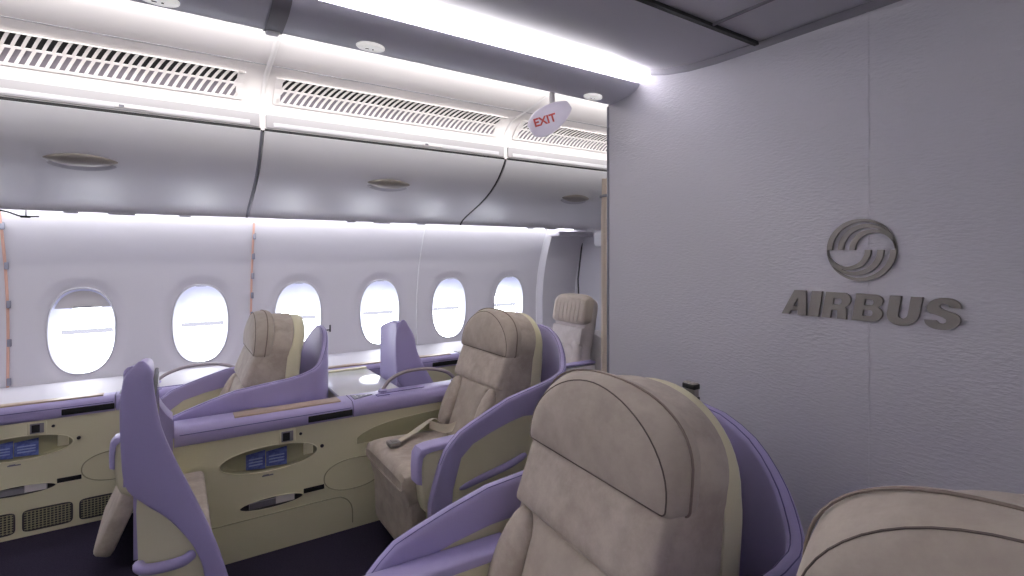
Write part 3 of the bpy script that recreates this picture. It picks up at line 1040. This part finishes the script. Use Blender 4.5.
def suite_seat(F, Yc, label, aisle=-1, flare=(0.03, 0.03), rest=0.0, belt=False, arms=(True, True), wings=(True, True), hw=0.318, arm_dz=0.0, arm_dx=0.0):
    root = thing('suite_seat', label, 'seat', (F, Yc, 0), 'suede suite seats')
    # base and leg rest
    bm = new(); box(bm, -0.42, 0.30, -0.25, 0.25, 0.0, 0.32, 0.02); obj('seat_base', bm, M['cream'], root)
    bm = new()
    t0 = Vector((-0.50, 0, 0.43)); t1 = Vector((-0.485 - rest, 0, 0.085))
    d = (t1 - t0).normalized(); nn = Vector((d.z, 0, -d.x))
    if nn.x > 0:
        nn = -nn
    rings = []
    for s in [0, 0.02, 0.08, 0.5, 0.92, 0.98, 1.0]:
        e = 0.012 * (1 if s in (0, 1.0) else 0.35 if s in (0.02, 0.98) else 0)
        p = t0.lerp(t1, s)
        ring_ = []
        for k in range(32):
            a, b = sup(0.255 - e, 0.042 - e, 8, k, 32)
            ring_.append(p + Vector((0, a, 0)) + nn * (b - 0.0))
        rings.append(ring_)
    loft(bm, rings, True, True, True)
    obj('leg_rest', bm, M['suede'], root).location.x = 0.025
    # cushion
    bm = new()
    rings = []
    for x, top, wy in [(-0.565, 0.44, 0.235), (-0.572, 0.455, 0.25), (-0.562, 0.485, 0.256), (-0.54, 0.502, 0.258), (-0.48, 0.508, 0.26), (-0.35, 0.500, 0.26), (-0.22, 0.492, 0.26), (-0.10, 0.49, 0.255), (-0.05, 0.47, 0.25)]:
        bot = 0.405 if x < -0.56 else 0.34 if x < -0.55 else 0.31
        ring_ = []
        for k in range(40):
            a, b = sup(wy, (top - bot) / 2, 5, k, 40)
            z = (top + bot) / 2 + b
            if b > 0:
                z -= 0.010 * (1 - (a / wy) ** 2) * (1 if -0.5 < x < -0.1 else 0)
            ring_.append((x, a, z))
        rings.append(ring_)
    loft(bm, rings, True, True, True)
    obj('seat_cushion', bm, M['suede'], root).location.x = 0.025
    # backrest
    bm = new()
    ol = arch(0.242, 0.43, 0.95, 1.131, 2.15)
    slab(bm, ol, [(0.012, 0.150), (0.002, 0.144), (0.0, 0.13), (0.0, 0.08), (0.0, 0.035), (0.006, 0.015), (0.018, 0.005), (0.04, 0.001), (0.08, 0.0)], wedge_lean, True)
    obj('backrest', bm, M['suede'], root)
    # upper pad, lumbar panel and bolsters
    bm = new()
    ol = arch(0.236, 0.775, 0.93, 0.943, 12, cr=0.012)
    slab(bm, ol, [(0.0, 0.03), (0.0, 0.002), (0.004, -0.010), (0.012, -0.017), (0.03, -0.021), (0.06, -0.022)], back_lean_s)
    obj('upper_back_pad', bm, M['suede'], root)
    bm = new()
    ol = arch(0.135, 0.47, 0.75, 0.770, 10, cr=0.02)
    slab(bm, ol, [(0.0, 0.03), (0.0, 0.0), (0.005, -0.008), (0.014, -0.013), (0.03, -0.015), (0.06, -0.016)], back_lean_s)
    obj('lumbar_pad', bm, M['suedepad'], root)
    for s in (-1, 1):
        bm = new()
        rings = []
        for z in [0.46, 0.47, 0.5, 0.56, 0.62, 0.68, 0.72, 0.752, 0.766, 0.771]:
            k_ = math.sin(PI * min(1, max(0.02, (z - 0.455) / 0.32))) ** 0.45
            wy = 0.055 * k_ + 0.004
            wx = 0.040 * k_ + 0.003
            cx = back_lean_s(z) - 0.005
            cy = s * (0.182 + 0.004 * (0.6 - z))
            rings.append([(cx + sup(wx, wy, 2.6, k, 28)[0], cy + sup(wx, wy, 2.6, k, 28)[1], z) for k in range(28)])
        loft(bm, rings, True, True, True)
        obj('bolster', bm, M['suede'], root)
    # headrest: D-shaped pad with gusset and piping
    bm = new()
    o_rear = arch(0.248, 0.930, 1.0, 1.153, 2.4, cr=0.014)
    o_front = arch(0.240, 0.932, 0.965, 1.148, 1.85, cr=0.012)
    hl = lambda z: (z - 0.945) * 0.12
    rr = []
    for f, dd, x in ((0, 0.018, 0.088), (0, 0.006, 0.082), (0, 0.0, 0.066), (0.25, 0.0, 0.045), (0.7, 0.0, 0.016), (0.95, 0.003, 0.004), (1, 0.006, 0.001), (1, 0.010, -0.001), (1, 0.02, -0.005), (1, 0.035, -0.009), (1, 0.06, -0.0125), (1, 0.09, -0.0145), (1, 0.1, -0.015)):
        zc, hh = 1.0415, 0.1115
        r_ = []
        for (ya, za), (yb_, zb_) in zip(o_rear, o_front):
            y = ya + (yb_ - ya) * f
            z = za + (zb_ - za) * f
            z = zc + (z - zc) * (1 - dd / hh)
            r_.append((x + hl(z), y * (1 - dd / 0.245), z))
        rr.append(r_)
    loft(bm, rr, True, True, True)
    h = obj('headrest', bm, M['suedepad'], root)
    bm = new(); tube(bm, [(p[0] - 0.0005, p[1], p[2]) for p in rr[6]], 0.0016, 6, closed=True); obj('piping', bm, M['seam'], h)
    bm = new(); tube(bm, [(0.052 + hl(p[1]), p[0] * 1.002, p[1]) for p in o_rear], 0.0026, 6, closed=True); obj('crease', bm, M['fold'], h)
    # hard cream back
    bm = new()
    ol = arch(0.247, 0.36, 0.88, 1.122, 2.0)
    slab(bm, ol, [(0.05, 0.222), (0.018, 0.214), (0.004, 0.200), (0.0, 0.186), (0.0, 0.150), (0.003, 0.143), (0.02, 0.141)], wedge_lean, True)
    obj('back_shell', bm, M['cream'], root)
    # privacy shell
    path = shell_path(flare, wings, hw)
    bm = new(); ribbon(bm, path, 0.036)
    ps = obj('privacy_shell', bm, M['lav'], root)
    bm = new()
    for off in (0.010, -0.010):
        pts = []
        for i in range(2, len(path) - 2):
            p = path[i]; a = path[i - 1]; b = path[i + 1]
            d = Vector((b[0] - a[0], b[1] - a[1], 0)).normalized(); nrm = Vector((d.y, -d.x, 0))
            pts.append(Vector((p[0], p[1], p[2] - 0.0035)) + nrm * off)
        tube(bm, pts, 0.0014, 5)
    obj('stitching', bm, M['lavdark'], ps)
    # cream skirt below the shell
    bm = new()
    sk = [(p[0], p[1], max(p[3] + 0.03, 0.12), 0.03) for p in path if p[0] > -0.455]
    ribbon(bm, sk, 0.024)
    obj('shell_skirt', bm, M['cream'], root)
    # armrests
    for s in (-1, 1):
        if not arms[0 if s < 0 else 1]:
            continue
        fl = flare[0] if s < 0 else flare[1]
        yo = hw + 0.682 * fl - 0.022
        yi = yo - 0.068
        xe = -0.29 if fl > 0.1 else -0.06
        bm = new()
        prof = [(-0.565, 0.45), (-0.572, 0.55), (-0.566, 0.63), (-0.55, 0.655), (-0.3, 0.662), (xe, 0.672), (xe, 0.40), (-0.45, 0.375), (-0.52, 0.385), (-0.55, 0.41)]
        rings = []
        for y, e in ((yi, 0.012), (yi + 0.006, 0.003), (yi + 0.014, 0.0), (yo - 0.014, 0.0), (yo - 0.006, 0.003), (yo, 0.012)):
            cx, cz = -0.32, 0.52
            rings.append([(x - e * (1 if x > cx else -1), s * y, z - e * (1 if z > cz else -1)) for x, z in prof])
        loft(bm, rings, True, True, True)
        a = obj('armrest', bm, M['cream'], root)
        a.location.z = arm_dz
        a.location.x = arm_dx
        bm = new()
        pl = [(-0.589, 0.535), (-0.591, 0.60), (-0.587, 0.652), (-0.570, 0.675), (-0.53, 0.682), (-0.3, 0.688), (xe, 0.694)]
        qs = [(-0.570, 0.530), (-0.571, 0.60), (-0.565, 0.638), (-0.55, 0.652), (-0.52, 0.658), (-0.3, 0.662), (xe, 0.670)]
        rings = []
        for y, e in ((yi - 0.004, 0.007), (yi, 0.002), (yi + 0.008, 0), (yo - 0.006, 0), (yo + 0.002, 0.002), (yo + 0.006, 0.007)):
            rings.append([(x + e * (1 if i < 3 else 0), s * y, z - e * (1 if i >= 3 else 0)) for i, (x, z) in enumerate(pl)] + [(x, s * y, z) for x, z in reversed(qs)])
        loft(bm, rings, True, True, True)
        obj('arm_pad', bm, M['lav'], a)
    # bumper bar on the aisle side of the skirt
    fl = flare[0] if aisle < 0 else flare[1]
    yb = hw + 0.5 * fl
    bm = new()
    tube(bm, smooth_path([(-0.40, aisle * (yb + 0.012), 0.448), (-0.34, aisle * (yb + 0.024), 0.456), (-0.22, aisle * (yb + 0.022), 0.472), (-0.10, aisle * (yb + 0.010), 0.486), (0.02, aisle * (yb - 0.03), 0.495)], 5), [0.008] + [0.016] * 19 + [0.012], 10)
    obj('bumper_bar', bm, M['lav'], root)
    if belt:
        bm = new()
        for off in (0,):
            P = smooth_path([(-0.13, 0.17, 0.512), (-0.18, 0.21, 0.545), (-0.24, 0.20, 0.530), (-0.32, 0.15, 0.518), (-0.40, 0.10, 0.514), (-0.46, 0.06, 0.514)], 6)
            rings = []
            for i, p in enumerate(P):
                d = (P[min(i + 1, len(P) - 1)] - P[max(i - 1, 0)]).normalized()
                w = d.cross(Vector((0, 0.25, 1))).normalized()
                rings.append([p + w * 0.024, p + w * 0.024 + Vector((0, 0, 0.003)), p - w * 0.024 + Vector((0, 0, 0.003)), p - w * 0.024])
            loft(bm, rings, True, True, True)
            P = smooth_path([(-0.12, 0.20, 0.52), (-0.10, 0.12, 0.55), (-0.13, 0.05, 0.545), (-0.17, 0.10, 0.52), (-0.22, 0.19, 0.525)], 6)
            rings = []
            for i, p in enumerate(P):
                rings.append([p + Vector((0, 0, 0.022)), p + Vector((0.003, 0.003, 0.022)), p + Vector((0.003, 0.003, -0.022)), p - Vector((0, 0, 0.022))])
            loft(bm, rings, True, True, True)
        b = obj('seat_belt', bm, M['belt'], root, smooth=False)
        bm = new(); box(bm, -0.50, -0.44, 0.025, 0.085, 0.506, 0.528, 0.006)
        obj('buckle', bm, M['metal'], b)
        bm = new(); box(bm, -0.485, -0.455, 0.038, 0.072, 0.5275, 0.532, 0.002)
        obj('buckle_flap', bm, M['metal'], b)
    return root


suite_seat(0.345, 3.20, 'taupe suede seat seen side-on by the windows, in front of a white table', aisle=1, rest=0.16, flare=(0.0, 0.0), hw=0.288, arm_dz=-0.045, arms=(True, False)).scale = (1, 1, 0.98)
suite_seat(1.375, 2.385, 'taupe suede seat with an unfastened belt, right of the middle console', aisle=-1, flare=(0.17, 0.01), belt=True, arms=(True, False), wings=(True, False), arm_dz=-0.03, arm_dx=0.045)
front_seat = suite_seat(0.815, 0.925, 'large taupe seat in the foreground with its back to the partition', aisle=1, flare=(-0.03, 0.0), hw=0.318, arm_dz=-0.04)
front_seat.rotation_euler = (0, 0, -math.radians(4.5))
front_seat.scale = (1, 1.09, 1)
suite_seat(0.66, 0.12, 'seat at the lower right of the photo, only its headrest top showing', aisle=-1, flare=(0.03, 0.0)).scale = (1, 1, 1.028)

# small dark latch clipped on the shell rim of the foreground seat
root = thing('shell_latch', 'small dark metal latch standing on the rim behind the large foreground seat', 'latch', (1.205, 0.925, 1.040))
bm = new(); box(bm, -0.010, 0.010, -0.019, 0.019, 0.0, 0.054, 0.003); obj('latch_body', bm, M['metal'], root)
for za, zb in ((0.036, 0.050), (0.004, 0.014)):
    bm = new(); box(bm, -0.0125, 0.0125, -0.0205, 0.0205, za, zb, 0.002); obj('latch_strap', bm, M['black'], root)


# slim seat of the cabin behind, beyond the curtain
def rear_seat(F, Yc, label):
    root = thing('cabin_seat', label, 'seat', (F, Yc, 0))
    w = 0.205
    ln = lambda z: (z - 1.0) * 0.2
    bm = new(); slab(bm, arch(w, 0.44, 0.98, 1.09, 3.2), [(0.01, 0.12), (0.0, 0.10), (0.0, 0.04), (0.01, 0.01), (0.03, 0.0), (0.06, -0.004)], ln); obj('backrest', bm, M['lightsuede'], root)
    bm = new(); slab(bm, arch(w + 0.004, 0.875, 1.02, 1.112, 3.4), [(0.01, 0.07), (0.0, 0.05), (0.0, -0.005), (0.012, -0.03), (0.035, -0.042), (0.07, -0.046)], ln); h = obj('headrest', bm, M['pleat'], root)
    bm = new()
    for k in range(7):
        y = -0.15 + 0.05 * k
        tube(bm, smooth_path([(ln(0.9) - 0.046, y * 0.95, 0.895), (ln(1.0) - 0.048, y, 1.0), (ln(1.08) - 0.040, y * 0.9, 1.085)], 4), 0.004, 6)
    obj('pleats', bm, M['pleat'], h)
    bm = new(); slab(bm, arch(w - 0.01, 0.70, 0.84, 0.855, 8), [(0, 0.02), (0, 0), (0.008, -0.016), (0.03, -0.02)], ln); obj('upper_back_pad', bm, M['lightsuede'], root)
    for s in (-1, 1):
        bm = new()
        tube(bm, smooth_path([(-0.11, s * 0.15, 0.50), (-0.07, s * 0.155, 0.60), (-0.06, s * 0.15, 0.68), (-0.045, s * 0.10, 0.72)], 5), [0.03] + [0.045] * 14 + [0.02], 14)
        obj('bolster', bm, M['lightsuede'], root)
        bm = new(); box(bm, -0.5, 0.02, s * 0.245 - 0.035, s * 0.245 + 0.035, 0.12, 0.57, 0.015); a = obj('armrest', bm, M['white'], root)
        bm = new(); box(bm, -0.5, 0.02, s * 0.245 - 0.037, s * 0.245 + 0.037, 0.572, 0.595, 0.01); obj('arm_pad', bm, M['lav'], a)
    bm = new(); slab(bm, [(y * 1.0, z) for y, z in arch(0.30, 0.10, 0.62, 0.80, 3.0)], [(0.02, 0.24), (0.0, 0.22), (0.0, 0.14), (0.01, 0.125)], lambda z: 0.0); obj('rear_shell', bm, M['white'], root)
    bm = new(); box(bm, -0.5, 0.0, -0.2, 0.2, 0.34, 0.48, 0.03, 3); obj('seat_cushion', bm, M['lightsuede'], root)
    bm = new(); box(bm, -0.42, 0.05, -0.2, 0.2, 0.0, 0.34, 0.01); obj('seat_base', bm, M['white'], root)


rear_seat(2.80, 3.35, 'pale seat with a pleated headrest far back, beside the curtain')


# ------------------------------------------------------------------ foot shells (lavender fins with a screen)
def foot_shell(X, Yn, Yf, top, label, dz=0.0, far_h=0.72, blend=False, wide=1.0, drop=0.11):
    """transverse panel at X from Yn to Yf, near wing sweeping down and back in +X"""
    root = thing('footwell_shell', label, 'divider', (X, Yn, 0), 'lavender footwell shells')
    H = top
    # near wing outline in X,Z (panel lies along X at y = 0)
    rear = [(0.070, H - 0.030), (0.076, H - 0.10), (0.092, H - 0.20), (0.125, H - 0.30), (0.165, H - 0.40), (0.225, H - 0.56), (0.27, H - 0.72), (0.30, H - 0.88), (0.32, 0.02)]
    front = [(0.0, H - 0.045), (-0.008, H - 0.12), (-0.006, H - 0.25), (0.005, H - 0.36), (0.05, H - 0.42), (0.10, H - 0.47), (0.14, H - 0.525), (0.18, H - 0.60), (0.205, H - 0.72), (0.22, 0.02)]
    R = smooth_path([(x * (1 if i < 1 else wide), 0, z) for i, (x, z) in enumerate(rear)], 5)
    Fp = smooth_path([(x, 0, z) for x, z in front], 5)

    def at(path, s):
        f = s * (len(path) - 1); i = min(int(f), len(path) - 2)
        return path[i].lerp(path[i + 1], f - i)
    rings = []
    N = 40
    th = 0.030
    apex = Vector((0.036, 0, H))
    for k in range(N + 1):
        s = k / N
        a, b = at(Fp, s), at(R, s)
        sec = []
        for q in range(20):
            t = 2 * PI * q / 20
            c, s_ = math.cos(t), math.sin(t)
            u = 0.5 + 0.5 * math.copysign(abs(c) ** 0.5, c)
            v = 0.5 * math.copysign(abs(s_) ** 0.5, s_)
            p = a.lerp(b, u)
            sec.append(Vector((p.x, v * th, p.z)))
        rings.append(sec)
    # rounded crown
    crown = []
    for f, h_ in ((0.35, 0.030), (0.75, 0.016)):
        crown.append([Vector((apex.x + (p.x - apex.x) * f, p.y * f, p.z + h_ + 0.006 * (1 - abs(p.x - apex.x) / 0.04))) for p in rings[0]])
    bm = new()
    loft(bm, crown + rings, True, True, True)
    obj('wing', bm, M['lav'], root)
    # transverse panel: arched towards the far side, blending down to the console
    D = Yf - Yn
    zlow_ = H - 0.36 if H > 1.1 else 0.60
    bm = new()
    rings = []
    for k in range(25):
        u = k / 24
        y = u * D
        zt = H - 0.012 - drop * u if u < 0.35 else H - 0.012 - 0.35 * drop - (H - 0.012 - 0.35 * drop - far_h) * ((u - 0.35) / 0.65) ** 1.8
        r = 0.02
        x = 0.02 + 0.02 * math.sin(PI * u)
        sec = [(x + r * math.cos(PI * q / 6), y, zt - r + r * math.sin(PI * q / 6)) for q in range(7)] + [(x - r, y, min(zlow_, zt - 0.06)), (x + r, y, min(zlow_, zt - 0.06))]
        rings.append(sec)
    loft(bm, rings, True, True, True)
    obj('panel', bm, M['lav'], root)
    # screen hung on the passenger's side
    bm = new(); box(bm, 0.062, 0.074, 0.07, D * 0.62, H - 0.32, H - 0.12, 0.005); s = obj('monitor', bm, M['dark'], root)
    bm = new(); box(bm, 0.0735, 0.0755, 0.085, D * 0.62 - 0.015, H - 0.305, H - 0.135); obj('screen', bm, M['screen'], s)
    # cream lower body, side panel under the wing, padded footstool and bumper
    bm = new()
    rings = []
    for z, e in ((0.02, 0.01), (0.06, 0), (0.30, 0), (0.42, 0), (0.45, 0.004), (0.47, 0.02)):
        rings.append([(0.128 + sup(0.085 - e, (D - 0.03) / 2 - e, 9, k, 48)[0], D / 2 + 0.012 + sup(0.085 - e, (D - 0.03) / 2 - e, 9, k, 48)[1], z) for k in range(48)])
    loft(bm, rings, True, True, True)
    obj('footwell_body', bm, M['cream'], root)
    bm = new()
    prof = [(0.050, 0.02), (0.046, 0.30), (0.036, 0.50), (0.030, H - 0.44), (0.034, H - 0.36), (0.07, H - 0.39), (0.15, H - 0.48), (0.20, H - 0.62), (0.23, 0.02)]
    loft(bm, [[(x, y, z) for x, z in prof] for y in (0.004, 0.032)], True, True, True)
    obj('side_panel', bm, M['cream'], root, smooth=False)
    bm = new(); box(bm, 0.040, 0.085, 0.03, D - 0.004, 0.02, H - 0.47 if H > 1.1 else 0.58, 0.01)
    obj('end_panel', bm, M['cream'], root)
    if blend:
        top_ = smooth_path([(0.02, 0, 0.97), (0.035, 0, 0.90), (0.06, 0, 0.81), (0.10, 0, 0.735), (0.15, 0, 0.695), (0.20, 0, 0.675)], 6)
        bm = new()
        loft(bm, [[(p.x, D - 0.006, 0.50), (p.x, D - 0.006, p.z), (p.x, D + 0.0, p.z + 0.004), (p.x, D + 0.12, p.z + 0.002), (p.x, D + 0.12, 0.5)] if p.x < 0.118 else [(0.118, D - 0.006, 0.50), (0.118, D - 0.006, p.z), (0.118, D, p.z + 0.002), (0.118, D + 0.12, p.z + 0.001), (0.118, D + 0.12, 0.5)] for p in top_], True, True, True)
        obj('corner_blend', bm, M['lav'], root)
    bm = new(); box(bm, 0.13, 0.235, 0.11, D - 0.06, 0.26, 0.495, 0.022, 3); obj('footstool', bm, M['suede'], root)
    bm = new()
    tube(bm, smooth_path([(0.036, 0.012, 0.536), (0.040, -0.008, 0.532), (0.06, -0.018, 0.527), (0.10, -0.021, 0.524), (0.145, -0.018, 0.524), (0.170, 0.004, 0.526)], 5), [0.014] + [0.016] * 24 + [0.014], 10)
    obj('bumper_bar', bm, M['lav'], root)
    return root


foot_shell(-0.123, 1.86, 2.73, 1.135, 'tall lavender shell with a curved fin at the left foreground', far_h=0.9, blend=True)
foot_shell(1.13, 3.0, 3.29, 1.046, 'lavender fin standing by the windows behind the white table', far_h=0.985, wide=1.45, drop=0.01)

# glossy table between the window seat's shell and the fin
root = thing('side_table', 'glossy white table top between a seat shell and the lavender fin', 'table', (0.95, 3.24, 0))
bm = new(); box(bm, -0.185, 0.165, -0.34, 0.312, 0.640, 0.662, 0.008); obj('table_top', bm, M['table'], root)
bm = new(); box(bm, -0.17, 0.15, -0.31, 0.30, 0.0, 0.64, 0.01); obj('pedestal', bm, M['cream'], root)
bm = new(); box(bm, -0.18, 0.16, 0.27, 0.310, 0.660, 0.672, 0.004); obj('rear_lip', bm, M['cream'], root)


# grab handles on the consoles
def grab_handle(pts, label):
    p0 = Vector(pts[0])
    root = thing('grab_handle', label, 'handle', p0, 'curved grab handles on the consoles')
    P = smooth_path([Vector(p) - p0 for p in pts], 8)
    bm = new(); tube(bm, P, 0.0125, 10, flat=0.8); obj('rail', bm, M['handle'], root)
    bm = new()
    for q in (P[0], P[-1]):
        loft(bm, [[(q.x + r * math.cos(2 * PI * k / 20), q.y + r * math.sin(2 * PI * k / 20), q.z + z) for k in range(20)] for r, z in ((0.026, -0.0095), (0.026, -0.002), (0.016, 0.006))], True, True, True)
    obj('mount', bm, M['lav'], root)


grab_handle([(-0.09, 3.78, 0.682), (-0.03, 3.78, 0.722), (0.08, 3.78, 0.752), (0.22, 3.78, 0.748), (0.32, 3.78, 0.718), (0.36, 3.78, 0.682)], 'curved grey grab handle left of the side-on window seat')
grab_handle([(0.985, 2.83, 0.684), (1.03, 2.83, 0.735), (1.12, 2.83, 0.768), (1.26, 2.83, 0.768), (1.38, 2.83, 0.735), (1.44, 2.83, 0.684)], 'curved grey grab handle in front of the lavender fin')

# ------------------------------------------------------------------ small things on the sidewall
for x, za, zb, n, lab in ((-0.815, 0.64, 1.70, 5, 'orange tape strip with grey clips on the sidewall at the left edge'), (0.465, 0.95, 1.665, 5, 'orange tape strip with grey clips running down from the bin joint')):
    root = thing('cable_strip', lab, 'tape', (x, 4.1, za), 'orange tape strips on the sidewall')
    bm = new()
    loft(bm, [[(-0.007, wall_y(z) - 0.002 - 4.1, z - za), (-0.005, wall_y(z) - 0.006 - 4.1, z - za), (0.005, wall_y(z) - 0.006 - 4.1, z - za), (0.007, wall_y(z) - 0.002 - 4.1, z - za)] for z in [za + (zb - za) * k / 20 for k in range(21)]], closed=False)
    obj('tape', bm, M['tape'], root)
    for k in range(n):
        z = zb - 0.09 - (zb - za - 0.15) * k / (n - 1)
        bm = new(); y = wall_y(z) - 4.1
        box(bm, -0.004, 0.016, y - 0.012, y - 0.001, z - za - 0.022, z - za + 0.022, 0.003)
        obj('clip', bm, M['clip'], root)

root = thing('loose_wire', 'thin dark wire dangling under the leftmost overhead bin', 'wire', (-0.68, 3.70, 1.685))
bm = new(); tube(bm, smooth_path([(-0.10, 0.0, -0.004), (-0.05, 0.0, -0.014), (0.0, 0, -0.035), (0.03, 0, -0.036), (0.075, 0, -0.034)], 6), 0.004, 6); obj('cable', bm, M['dark'], root)
bm = new(); box(bm, 0.0, 0.04, -0.005, 0.01, -0.043, -0.031, 0.003); obj('plug', bm, M['black'], root)
bm = new(); tube(bm, [(0.022, 0, -0.034), (0.022, 0, 0.006)], 0.003, 6); obj('hanger', bm, M['grey'], root)
root = thing('coat_hook', 'tiny dark hook sticking out behind the side-on window seat', 'hook', (0.80, 3.25, 0.985))
bm = new(); tube(bm, [(-0.042, -0.0, 0.0), (0.0, 0, 0.0)], 0.004, 6); tube(bm, [(0.0, 0, -0.012), (0.0, 0, 0.03)], 0.005, 6); obj('peg', bm, M['dark'], root)
bm = new(); box(bm, -0.048, -0.040, -0.012, 0.012, -0.012, 0.012, 0.002); obj('mount_plate', bm, M['grey'], root)
